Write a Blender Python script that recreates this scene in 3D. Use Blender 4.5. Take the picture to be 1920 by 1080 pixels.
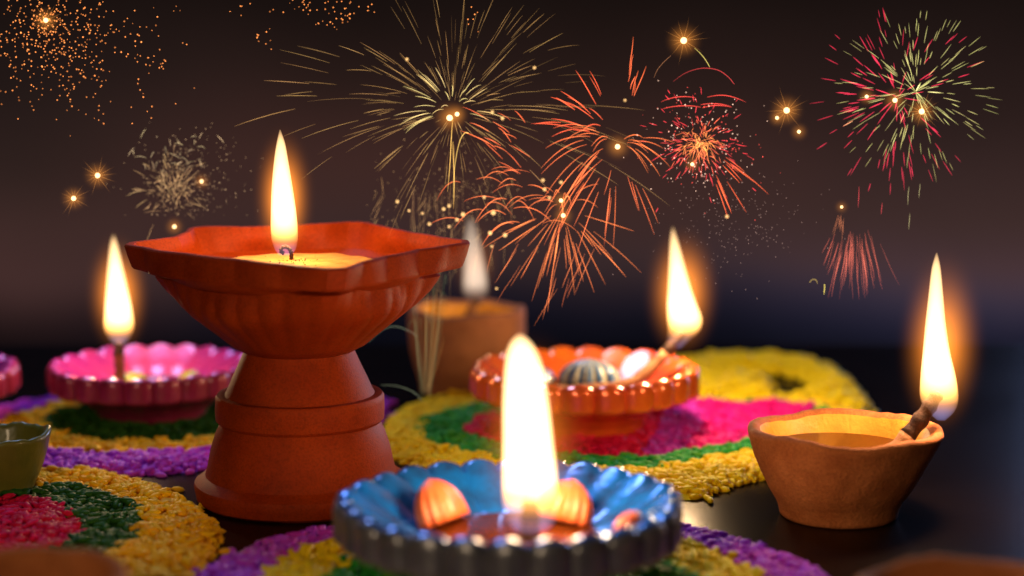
import bpy, bmesh, math, random
import numpy as np
from mathutils import Vector, Matrix, noise

for o in list(bpy.data.objects):
    bpy.data.objects.remove(o)
S = bpy.context.scene
COL = S.collection
R = random.Random(7)
NR = np.random.RandomState(11)
rad = math.radians

# ------------------------------------------------------------------ camera
cam_d = bpy.data.cameras.new('camera')
cam_d.sensor_width = 36.0
cam_d.lens = 71.25
cam_d.clip_start = 0.01
cam_d.clip_end = 200
cam_d.dof.use_dof = True
cam_d.dof.focus_distance = 0.862
cam_d.dof.aperture_fstop = 3.9
cam = bpy.data.objects.new('camera', cam_d)
cam.location = (0, 0, 0.217)
cam.rotation_euler = (rad(90 - 8.3), 0, 0)
COL.objects.link(cam)
S.camera = cam

# ------------------------------------------------------------------ world: night sky with firework smoke
W = bpy.data.worlds.new('World')
S.world = W
W.use_nodes = True
wt = W.node_tree
wt.nodes.clear()


def N(t, kind, **kw):
    n = t.nodes.new(kind)
    for k, v in kw.items():
        setattr(n, k, v)
    return n


def lin(c):
    return tuple((x / 255 / 12.92) if x <= 10 else ((x / 255 + .055) / 1.055) ** 2.4 for x in c)


def ramp(t, stops, interp='LINEAR'):
    n = N(t, 'ShaderNodeValToRGB')
    n.color_ramp.interpolation = interp
    e = n.color_ramp.elements
    while len(e) < len(stops):
        e.new(0.5)
    for el, (p, c) in zip(e, stops):
        el.position = p
        el.color = (*c[:3], 1)
    return n


def sky_nodes():
    t = wt
    L = t.links
    tc = N(t, 'ShaderNodeTexCoord')
    sx = N(t, 'ShaderNodeSeparateXYZ')
    L.new(tc.outputs['Generated'], sx.inputs[0])
    nz = N(t, 'ShaderNodeTexNoise')
    nz.inputs['Scale'].default_value = 7
    nz.inputs['Detail'].default_value = 3
    L.new(tc.outputs['Generated'], nz.inputs['Vector'])
    off = N(t, 'ShaderNodeMath', operation='MULTIPLY_ADD')
    L.new(nz.outputs['Fac'], off.inputs[0])
    off.inputs[1].default_value = 0.045
    L.new(sx.outputs['Z'], off.inputs[2])
    mp = N(t, 'ShaderNodeMapRange')
    mp.inputs['From Min'].default_value = -0.30 + .022
    mp.inputs['From Max'].default_value = 0.20 + .022
    L.new(off.outputs[0], mp.inputs['Value'])

    def f(z):
        return (z + .30) / .50
    # colour against the sine of the elevation, for the middle, the left and the right of the view
    up = [(f(0.0), lin((26, 18, 16))), (f(.10), lin((14, 12, 16))), (f(.19), lin((10, 12, 22)))]
    mid = ramp(t, [(f(-.29), lin((6, 9, 20))), (f(-.20), lin((12, 13, 24))), (f(-.166), lin((11, 11, 19))), (f(-.150), lin((25, 22, 33))),
                   (f(-.128), lin((60, 44, 45))), (f(-.105), lin((66, 44, 41))), (f(-.08), lin((66, 42, 38))), (f(-.04), lin((43, 29, 26)))] + up)
    lef = ramp(t, [(f(-.29), lin((8, 6, 10))), (f(-.21), lin((14, 10, 12))), (f(-.170), lin((12, 8, 9))), (f(-.153), lin((36, 23, 24))),
                   (f(-.132), lin((72, 48, 46))), (f(-.105), lin((66, 45, 42))), (f(-.08), lin((51, 36, 33))), (f(-.04), lin((36, 26, 24)))] + up)
    rig = ramp(t, [(f(-.29), lin((3, 13, 26))), (f(-.24), lin((9, 22, 38))), (f(-.20), lin((9, 14, 26))), (f(-.170), lin((15, 16, 27))), (f(-.154), lin((36, 35, 54))),
                   (f(-.138), lin((64, 54, 70))), (f(-.130), lin((78, 57, 62))), (f(-.108), lin((66, 47, 45))), (f(-.06), lin((46, 32, 30)))] + up)
    for r_ in (mid, lef, rig):
        L.new(mp.outputs[0], r_.inputs[0])
    ml = N(t, 'ShaderNodeMapRange', interpolation_type='SMOOTHSTEP')
    ml.inputs['From Min'].default_value = -0.09
    ml.inputs['From Max'].default_value = -0.25
    L.new(sx.outputs['X'], ml.inputs['Value'])
    mr = N(t, 'ShaderNodeMapRange', interpolation_type='SMOOTHSTEP')
    mr.inputs['From Min'].default_value = 0.04
    mr.inputs['From Max'].default_value = 0.22
    L.new(sx.outputs['X'], mr.inputs['Value'])
    m1 = N(t, 'ShaderNodeMix', data_type='RGBA')
    L.new(ml.outputs[0], m1.inputs['Factor'])
    L.new(mid.outputs[0], m1.inputs['A'])
    L.new(lef.outputs[0], m1.inputs['B'])
    m2 = N(t, 'ShaderNodeMix', data_type='RGBA')
    L.new(mr.outputs[0], m2.inputs['Factor'])
    L.new(m1.outputs['Result'], m2.inputs['A'])
    L.new(rig.outputs[0], m2.inputs['B'])
    bg = N(t, 'ShaderNodeBackground')
    L.new(m2.outputs['Result'], bg.inputs['Color'])
    bg.inputs['Strength'].default_value = 0.88
    out = N(t, 'ShaderNodeOutputWorld')
    L.new(bg.outputs[0], out.inputs['Surface'])


sky_nodes()


def area(name, loc, target, size, power, color):
    d = bpy.data.lights.new(name, 'AREA')
    d.shape = 'DISK'
    d.size = size
    d.energy = power
    d.color = color
    o = bpy.data.objects.new(name, d)
    o.location = loc
    o.rotation_euler = (Vector(target) - Vector(loc)).to_track_quat('-Z', 'Y').to_euler()
    COL.objects.link(o)
    return o


# a cool lamp behind and above, and an added weak warm fill in front
area('cool_back_fill', (0.85, 2.1, .28), (0.2, .95, .0), 0.5, 7.5, (.38, .52, 1.0))  # added low at the back to lay a navy sheen on the table
area('cool_top_lamp', (-0.40, 1.65, 1.25), (0, .75, .03), 0.4, 9.0, (.42, .60, 1.0))
area('warm_front_fill', (-0.42, -0.42, 0.46), (-.02, .85, .05), 0.30, 4.0, (1.0, .72, .44))  # added fill, brightens the lamp front and the near rice

S.view_settings.view_transform = 'Standard'
S.view_settings.look = 'None'
S.view_settings.exposure = 0
S.view_settings.gamma = 1
S.render.engine = 'CYCLES'
cy = S.cycles
cy.use_denoising = True
try:
    cy.denoiser = 'OPENIMAGEDENOISE'
except Exception:
    pass
cy.max_bounces = 8
cy.transparent_max_bounces = 48
cy.sample_clamp_indirect = 1.5
cy.volume_step_rate = 0.35
cy.volume_max_steps = 128

# ------------------------------------------------------------------ helpers


def mesh_np(name, verts, faces, mat=None, smooth=True):
    me = bpy.data.meshes.new(name)
    me.from_pydata([tuple(v) for v in verts], [], faces)
    if smooth:
        me.polygons.foreach_set('use_smooth', [True] * len(me.polygons))
    if mat:
        me.materials.append(mat)
    me.update()
    return me


def link(name, me, parent=None, loc=None):
    o = bpy.data.objects.new(name, me)
    COL.objects.link(o)
    if parent is not None:
        o.parent = parent
    if loc is not None:
        o.location = loc
    return o


def thing(name, label, cat, loc, group=None, rz=0):
    o = bpy.data.objects.new(name, None)
    o.empty_display_size = .01
    COL.objects.link(o)
    o.location = loc
    o.rotation_euler = (0, 0, rz)
    o['label'] = label
    o['category'] = cat
    if group:
        o['group'] = group
    return o


def sharp(me, deg=40):
    try:
        me.set_sharp_from_angle(angle=rad(deg))
    except Exception:
        pass


def lathe(name, prof, seg, fn, mat, parent, closed=True, deg=50, loc=None):
    """prof: (r, z) from the outside bottom centre over the rim to the inside centre; fn(theta, i, r, z) -> (x, y, z)."""
    V, F = [], []
    n = len(prof)
    for i, (r, z) in enumerate(prof):
        for k in range(seg):
            V.append(fn(2 * math.pi * k / seg, i, r, z))
    for i in range(n - 1):
        for k in range(seg):
            k2 = (k + 1) % seg
            F.append((i * seg + k, i * seg + k2, (i + 1) * seg + k2, (i + 1) * seg + k))
    if closed:
        F.append(tuple(reversed(range(seg))))
        F.append(tuple((n - 1) * seg + k for k in range(seg)))
    me = mesh_np(name, V, F, mat)
    sharp(me, deg)
    return link(name, me, parent, loc)


def rnd(th, i, r, z):
    return (r * math.cos(th), r * math.sin(th), z)


def resample(prof, step):
    out = [prof[0]]
    for a, b in zip(prof, prof[1:]):
        d = math.dist(a, b)
        m = max(1, int(round(d / step)))
        for q in range(1, m + 1):
            t = q / m
            out.append((a[0] + (b[0] - a[0]) * t, a[1] + (b[1] - a[1]) * t))
    return out


def tube_data(pts, radii, sides=8):
    pts = [Vector(p) for p in pts]
    V, F = [], []
    ref = Vector((.13, .97, .2)).normalized()
    for i, p in enumerate(pts):
        d = (pts[min(i + 1, len(pts) - 1)] - pts[max(i - 1, 0)])
        d = d.normalized() if d.length > 1e-12 else Vector((0, 0, 1))
        u = d.cross(ref)
        u = u.normalized() if u.length > 1e-6 else d.orthogonal().normalized()
        v = d.cross(u)
        for k in range(sides):
            a = 2 * math.pi * k / sides
            V.append(p + (u * math.cos(a) + v * math.sin(a)) * radii[i])
    for i in range(len(pts) - 1):
        for k in range(sides):
            k2 = (k + 1) % sides
            F.append((i * sides + k, i * sides + k2, (i + 1) * sides + k2, (i + 1) * sides + k))
    F.append(tuple(reversed(range(sides))))
    F.append(tuple((len(pts) - 1) * sides + k for k in range(sides)))
    return V, F


def spline(pts, n):
    """Catmull-Rom through pts (tuples)."""
    P = [np.array(p, float) for p in pts]
    P = [2 * P[0] - P[1]] + P + [2 * P[-1] - P[-2]]
    out = []
    m = len(P) - 3
    for q in range(n):
        s = q / (n - 1) * m
        i = min(int(s), m - 1)
        t = s - i
        a, b, c, d = P[i:i + 4]
        out.append(.5 * ((2 * b) + (c - a) * t + (2 * a - 5 * b + 4 * c - d) * t * t + (3 * b - a - 3 * c + d) * t ** 3))
    return out


# ------------------------------------------------------------------ materials
def new_mat(name):
    m = bpy.data.materials.new(name)
    m.use_nodes = True
    t = m.node_tree
    t.nodes.clear()
    return m, t


def solid(name, c1, c2, rough=.6, metal=0.0, scale=60, bump=.15, bscale=900, spec=.4, coat=0, rvar=.1, sss=0, speck=0, tint=(1, 1, 1)):
    """A surface whose colour wanders between two tones, with fine relief."""
    m, t = new_mat(name)
    L = t.links
    tc = N(t, 'ShaderNodeTexCoord')
    n1 = N(t, 'ShaderNodeTexNoise')
    n1.inputs['Scale'].default_value = scale
    n1.inputs['Detail'].default_value = 6
    n1.inputs['Roughness'].default_value = .65
    L.new(tc.outputs['Object'], n1.inputs['Vector'])
    cr = ramp(t, [(.3, c1), (.7, c2)])
    L.new(n1.outputs['Fac'], cr.inputs[0])
    n2 = N(t, 'ShaderNodeTexNoise')
    n2.inputs['Scale'].default_value = bscale
    n2.inputs['Detail'].default_value = 4
    L.new(tc.outputs['Object'], n2.inputs['Vector'])
    b = N(t, 'ShaderNodeBump')
    b.inputs['Strength'].default_value = bump
    b.inputs['Distance'].default_value = .0008
    L.new(n2.outputs['Fac'], b.inputs['Height'])
    p = N(t, 'ShaderNodeBsdfPrincipled')
    if speck:
        n3 = N(t, 'ShaderNodeTexNoise')
        n3.inputs['Scale'].default_value = 1100
        n3.inputs['Detail'].default_value = 3
        L.new(tc.outputs['Object'], n3.inputs['Vector'])
        c3 = ramp(t, [(.32, (1 - speck,) * 3), (.50, (1, 1, 1)), (.68, (1 + speck * .5,) * 3)])
        L.new(n3.outputs['Fac'], c3.inputs[0])
        n4 = N(t, 'ShaderNodeTexNoise')
        n4.inputs['Scale'].default_value = 22
        n4.inputs['Detail'].default_value = 8
        n4.inputs['Distortion'].default_value = 1.2
        L.new(tc.outputs['Object'], n4.inputs['Vector'])
        c4 = ramp(t, [(.30, (1 - speck * 1.2,) * 3), (.48, (1, 1, 1))])
        L.new(n4.outputs['Fac'], c4.inputs[0])
        src = cr.outputs[0]
        for c_ in (c3, c4):
            mx = N(t, 'ShaderNodeMix', data_type='RGBA', blend_type='MULTIPLY')
            mx.inputs['Factor'].default_value = 1
            L.new(src, mx.inputs['A'])
            L.new(c_.outputs[0], mx.inputs['B'])
            src = mx.outputs['Result']
        L.new(src, p.inputs['Base Color'])
    else:
        L.new(cr.outputs[0], p.inputs['Base Color'])
    L.new(b.outputs[0], p.inputs['Normal'])
    rr = N(t, 'ShaderNodeMapRange')
    rr.inputs['To Min'].default_value = max(.02, rough - rvar)
    rr.inputs['To Max'].default_value = min(1, rough + rvar)
    L.new(n1.outputs['Fac'], rr.inputs['Value'])
    L.new(rr.outputs[0], p.inputs['Roughness'])
    p.inputs['Metallic'].default_value = metal
    p.inputs['Specular IOR Level'].default_value = spec
    p.inputs['Specular Tint'].default_value = (*tint, 1)
    p.inputs['Coat Weight'].default_value = coat
    p.inputs['Coat Roughness'].default_value = .12
    if sss:
        p.inputs['Subsurface Weight'].default_value = sss
        p.inputs['Subsurface Radius'].default_value = (1, .5, .2)
        p.inputs['Subsurface Scale'].default_value = .004
    o = N(t, 'ShaderNodeOutputMaterial')
    L.new(p.outputs[0], o.inputs['Surface'])
    return m


def rice_mat(name, cols):
    m, t = new_mat(name)
    L = t.links
    g = N(t, 'ShaderNodeNewGeometry')
    oi = N(t, 'ShaderNodeObjectInfo')
    ad = N(t, 'ShaderNodeMath', operation='ADD')
    L.new(g.outputs['Random Per Island'], ad.inputs[0])
    L.new(oi.outputs['Random'], ad.inputs[1])
    fr = N(t, 'ShaderNodeMath', operation='FRACT')
    L.new(ad.outputs[0], fr.inputs[0])
    cr = ramp(t, [(i / (len(cols) - 1), c) for i, c in enumerate(cols)])
    L.new(fr.outputs[0], cr.inputs[0])
    p = N(t, 'ShaderNodeBsdfPrincipled')
    L.new(cr.outputs[0], p.inputs['Base Color'])
    p.inputs['Roughness'].default_value = .5
    p.inputs['Specular IOR Level'].default_value = .08
    o = N(t, 'ShaderNodeOutputMaterial')
    L.new(p.outputs[0], o.inputs['Surface'])
    return m


M = dict(
    copper=solid('terracotta_glazed', (.23, .0200, .0010), (.32, .036, .0020), .62, scale=45, bump=.25, bscale=1400, spec=.12, speck=.24),
    clay=solid('raw_clay', (.34, .096, .026), (.50, .165, .052), .8, scale=70, bump=.6, bscale=700, spec=.12, speck=.24),
    cup=solid('dark_clay', (.20, .075, .035), (.28, .11, .05), .8, scale=60, bump=.4, bscale=600, spec=.2),
    wax=solid('candle_wax', (.42, .15, .022), (.62, .28, .06), .32, scale=80, bump=.3, bscale=300, spec=.4, sss=.4),
    oil=solid('ghee', (.055, .010, .0008), (.09, .020, .0015), .14, scale=50, bump=.05, bscale=200, spec=.5),
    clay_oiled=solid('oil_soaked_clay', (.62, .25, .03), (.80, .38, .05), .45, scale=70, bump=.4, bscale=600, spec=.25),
    wall_shade=solid('shaded_wall_paint', (.10, .105, .12), (.22, .22, .24), .34, metal=.45, scale=60, bump=.2, bscale=350, coat=.3),  # grey instead of blue: shade of the unlit outer wall painted in
    pink_shade=solid('shaded_pink_enamel', (.24, .014, .05), (.34, .025, .09), .34, metal=.2, scale=50, bump=.2, bscale=350, coat=.4),  # darker copy of the pink, painting in the outer wall's shade
    cotton=solid('oiled_cotton', (.22, .085, .025), (.36, .15, .055), .7, scale=300, bump=.6, bscale=1500),
    burnt=solid('burnt_wick', (.02, .012, .01), (.09, .035, .02), .9, scale=400, bump=.6, bscale=1500),
    blue=solid('blue_enamel', (.025, .05, .18), (.008, .24, .95), .20, metal=.3, scale=70, bump=.25, bscale=350, coat=.6),
    pink=solid('pink_enamel', (.34, .015, .30), (.70, .06, .20), .28, metal=.25, scale=26, bump=.2, bscale=350, coat=.4),
    orange=solid('orange_enamel', (.58, .055, .035), (.86, .17, .012), .24, metal=.35, scale=34, bump=.2, bscale=350, coat=.6),
    shell_orange=solid('orange_shell_paint', (.75, .11, .02), (.85, .20, .06), .42, scale=90, bump=.1, coat=.15),
    lime=solid('lime_glaze', (.09, .10, .012), (.17, .15, .02), .4, scale=50, bump=.2, bscale=400, coat=.3),
    lacquer=solid('table_lacquer', (.0058, .0030, .0026), (.0090, .0048, .0040), .25, scale=9, bump=.03, bscale=200, spec=.05, rvar=.05, tint=(1, .85, .75)),
)


def stripe_mat(name, stops, count):
    m, t = new_mat(name)
    L = t.links
    tc = N(t, 'ShaderNodeTexCoord')
    gr = N(t, 'ShaderNodeTexGradient', gradient_type='RADIAL')
    L.new(tc.outputs['Object'], gr.inputs['Vector'])
    mu = N(t, 'ShaderNodeMath', operation='MULTIPLY')
    mu.inputs[1].default_value = count
    L.new(gr.outputs['Fac'], mu.inputs[0])
    fr = N(t, 'ShaderNodeMath', operation='FRACT')
    L.new(mu.outputs[0], fr.inputs[0])
    cr = ramp(t, stops)
    L.new(fr.outputs[0], cr.inputs[0])
    p = N(t, 'ShaderNodeBsdfPrincipled')
    L.new(cr.outputs[0], p.inputs['Base Color'])
    p.inputs['Roughness'].default_value = .3
    p.inputs['Coat Weight'].default_value = .4
    o = N(t, 'ShaderNodeOutputMaterial')
    L.new(p.outputs[0], o.inputs['Surface'])
    return m


M['shell_blue'] = stripe_mat('blue_cream_stripe_paint', [(0, (.012, .04, .12)), (.5, (.03, .14, .36)), (.66, (.42, .40, .28)), (.86, (.50, .48, .34)), (1, (.012, .04, .12))], 12)
M['shell_lime'] = stripe_mat('lime_stripe_paint', [(0, (.20, .26, .02)), (.5, (.30, .32, .02)), (.7, (.55, .45, .03)), (1, (.20, .26, .02))], 10)

RICE = {
    'yellow': rice_mat('yellow_rice', [(.82, .50, .004), (.90, .60, .006), (.84, .62, .008), (.94, .66, .010)]),
    'amber': rice_mat('amber_rice', [(.80, .34, .004), (.88, .45, .006), (.82, .42, .006), (.88, .52, .008)]),
    'lemon': rice_mat('lemon_rice', [(.66, .50, .004), (.74, .57, .006), (.70, .56, .008)]),
    'green': rice_mat('green_rice', [(.010, .19, .02), (.02, .28, .03), (.03, .32, .04), (.08, .30, .01)]),
    'dark_green': rice_mat('dark_green_rice', [(.012, .06, .008), (.02, .085, .01), (.03, .10, .012)]),
    'red': rice_mat('red_rice', [(.50, .004, .04), (.60, .006, .06), (.55, .006, .03), (.66, .006, .10)]),
    'purple': rice_mat('purple_rice', [(.40, .015, .34), (.50, .025, .42), (.56, .015, .28), (.36, .04, .48)]),
    'violet': rice_mat('violet_rice', [(.40, .03, .62), (.48, .05, .70), (.54, .03, .46), (.50, .08, .76)]),
    'pink': rice_mat('pink_rice', [(.56, .002, .13), (.66, .003, .19), (.54, .003, .17), (.66, .005, .22)]),
}


def flame_mat(name, hw, H, core=6.0, top=1.0, pale=0.0):
    """Glowing gas: thick in the middle, so white there and orange at the edge; thin and reddish round the wick."""
    m, t = new_mat(name)
    L = t.links
    tc = N(t, 'ShaderNodeTexCoord')
    sx = N(t, 'ShaderNodeSeparateXYZ')
    L.new(tc.outputs['Object'], sx.inputs[0])
    dv = N(t, 'ShaderNodeMath', operation='DIVIDE')
    dv.inputs[1].default_value = H
    L.new(sx.outputs['Z'], dv.inputs[0])
    cr = ramp(t, [(0.0, (.02, .035, .10)), (.05, (.035, .03, .055)), (.10, (.09, .04, .02)), (.15, (.40, .17, .04)), (.24, (1.0, .52, .16)), (.36, (1.0, .62, .27)), (1.0, (top, .62 * top, .28 * top))])
    if pale:
        for el in cr.color_ramp.elements:
            c = el.color
            el.color = (c[0] * (1 - .2 * pale), c[1] + (c[0] * .78 - c[1]) * pale, c[2] + (c[0] * .72 - c[2]) * pale, 1)
    L.new(dv.outputs[0], cr.inputs[0])
    e = N(t, 'ShaderNodeEmission')
    L.new(cr.outputs[0], e.inputs['Color'])
    e.inputs['Strength'].default_value = core / (2 * hw)
    o = N(t, 'ShaderNodeOutputMaterial')
    L.new(e.outputs[0], o.inputs['Volume'])
    tr = N(t, 'ShaderNodeBsdfTransparent')
    e2 = N(t, 'ShaderNodeEmission')
    e2.inputs['Color'].default_value = (1, .4, .1, 1)
    e2.inputs['Strength'].default_value = .02
    ad = N(t, 'ShaderNodeAddShader')
    L.new(tr.outputs[0], ad.inputs[0])
    L.new(e2.outputs[0], ad.inputs[1])
    L.new(ad.outputs[0], o.inputs['Surface'])
    return m


def halo_mat(name, strength, color, power=3.6):
    """Self-emitting volume that paints a halo, strongest at the middle (the object is a unit ball, scaled)."""
    m, t = new_mat(name)
    L = t.links
    tc = N(t, 'ShaderNodeTexCoord')
    ln = N(t, 'ShaderNodeVectorMath', operation='LENGTH')
    L.new(tc.outputs['Object'], ln.inputs[0])
    sb = N(t, 'ShaderNodeMath', operation='SUBTRACT', use_clamp=True)
    sb.inputs[0].default_value = 1
    L.new(ln.outputs['Value'], sb.inputs[1])
    pw = N(t, 'ShaderNodeMath', operation='POWER')
    pw.inputs[1].default_value = power
    L.new(sb.outputs[0], pw.inputs[0])
    mu = N(t, 'ShaderNodeMath', operation='MULTIPLY')
    mu.inputs[1].default_value = strength
    L.new(pw.outputs[0], mu.inputs[0])
    e = N(t, 'ShaderNodeEmission')
    e.inputs['Color'].default_value = (*color, 1)
    L.new(mu.outputs[0], e.inputs['Strength'])
    o = N(t, 'ShaderNodeOutputMaterial')
    L.new(e.outputs[0], o.inputs['Volume'])
    return m


def ball(name, nu=24, nv=12, mat=None):
    V, F = [(0, 0, -1)], []
    for j in range(1, nv):
        a = -math.pi / 2 + math.pi * j / nv
        for k in range(nu):
            b = 2 * math.pi * k / nu
            V.append((math.cos(a) * math.cos(b), math.cos(a) * math.sin(b), math.sin(a)))
    V.append((0, 0, 1))
    for k in range(nu):
        F.append((0, 1 + (k + 1) % nu, 1 + k))
    for j in range(nv - 2):
        for k in range(nu):
            a, b = 1 + j * nu, 1 + (j + 1) * nu
            F.append((a + k, a + (k + 1) % nu, b + (k + 1) % nu, b + k))
    top = len(V) - 1
    for k in range(nu):
        F.append((1 + (nv - 2) * nu + k, 1 + (nv - 2) * nu + (k + 1) % nu, top))
    return mesh_np(name, V, F, mat)


def make_flame(parent, base, s, shape, power, core=6.0, top=1.0, halo=.9, hr=.9, pale=0.0):
    """shape: (height, sideways, half width) up the flame, in units of s metres; base: local point of the flame's foot."""
    H = shape[-1][0] * s
    pts = spline(shape, 34)
    seg = 20
    V, F = [], []
    for (h, dx, w) in pts:
        w = max(w, .15)
        for k in range(seg):
            a = 2 * math.pi * k / seg
            V.append((dx * s + w * s * math.cos(a), w * s * math.sin(a), h * s))
    for i in range(len(pts) - 1):
        for k in range(seg):
            k2 = (k + 1) % seg
            F.append((i * seg + k, i * seg + k2, (i + 1) * seg + k2, (i + 1) * seg + k))
    F.append(tuple(reversed(range(seg))))
    F.append(tuple((len(pts) - 1) * seg + k for k in range(seg)))
    hw = max(p[2] for p in shape) * s
    fm = flame_mat('flame_gas', hw, H, core, top, pale)
    me = mesh_np('flame', V, F, fm)
    fl = link('flame', me, parent, base)
    mid = max(shape, key=lambda p: p[2])
    hb = ball('painted_flame_glow', mat=halo_mat('painted_flame_halo', halo * 6.5 / (hw * 3.0 * hr), (1.0, .27, .025)))
    g = link('painted_flame_glow', hb, fl, (mid[1] * s * .6, 0, H * .46))  # emissive ball painting the bloom round the flame
    g.scale = (hw * 3.0 * hr, hw * 3.0 * hr, H * .66)
    d = bpy.data.lights.new('flame_light', 'POINT')
    d.energy = power
    d.color = (1.0, .66, .34)
    d.shadow_soft_size = hw * .8
    lo = bpy.data.objects.new('flame_light', d)
    lo.location = (mid[1] * s * .6, 0, H * .45)
    lo.parent = fl
    COL.objects.link(lo)
    return fl


def make_wick(parent, pts, r, burnt_from=.65, name='wick'):
    P = spline(pts, 26)
    k = int(len(P) * burnt_from)
    jig = [r * (1 + .10 * math.sin(i * 1.7) + .08 * R.uniform(-1, 1)) for i in range(len(P))]
    V, F = tube_data(P[:k + 1], jig[:k + 1], 10)
    w = link(name, mesh_np(name, V, F, M['cotton']), parent)
    V, F = tube_data(P[k:], [x * (1.02 - .35 * i / (len(P) - k)) for i, x in enumerate(jig[k:])], 10)
    link('burnt_tip', mesh_np('burnt_tip', V, F, M['burnt']), w)
    return w


# ------------------------------------------------------------------ table
def make_table():
    V = [(-1.6, .2, 0), (1.6, .2, 0), (1.6, 1.25, 0), (-1.6, 1.25, 0)]
    V += [(x, y, -.03) for x, y, z in V]
    F = [(0, 1, 2, 3), (7, 6, 5, 4), (0, 4, 5, 1), (1, 5, 6, 2), (2, 6, 7, 3), (3, 7, 4, 0)]
    o = link('tabletop', mesh_np('tabletop', V, F, M['lacquer'], smooth=False))
    o['kind'] = 'structure'
    bv = o.modifiers.new('edge', 'BEVEL')
    bv.width = .004
    bv.segments = 3


make_table()

# ------------------------------------------------------------------ tall terracotta lamp
def periodic(ctrl, th):
    """Smooth periodic interpolation of (degrees, value) with cusps kept soft."""
    d = math.degrees(th) % 360
    c = sorted((a % 360, v) for a, v in ctrl)
    c = [(c[-1][0] - 360, c[-1][1])] + c + [(c[0][0] + 360, c[0][1])]
    for (a, u), (b, v) in zip(c, c[1:]):
        if a <= d <= b:
            t = (d - a) / (b - a)
            # quick at the tips, slow in the hollows
            return u + (v - u) * (t * t * (3 - 2 * t) * .2 + t * .8)
    return ctrl[0][1]


RIM = [(176, 74), (182, 74), (194, 65), (222, 57), (250, 57.5), (270, 64), (285, 75), (291, 75), (300, 65), (314, 59), (335, 59), (350, 66), (0, 73.5), (5, 73.5), (14, 65), (32, 58), (50, 59.5), (62, 66), (71, 73.5), (76, 73.5), (84, 66), (100, 60.5), (118, 61.5), (133, 70), (140, 70), (148, 63), (160, 60.5), (168, 66)]
RIMZ = [(178, -.4), (222, .2), (255, 0), (289, -1.6), (306, -.6), (335, 0), (3, .3), (27, .8), (75, 1.4), (98, .8), (118, .8), (137, 1.6), (155, .3)]


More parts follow.
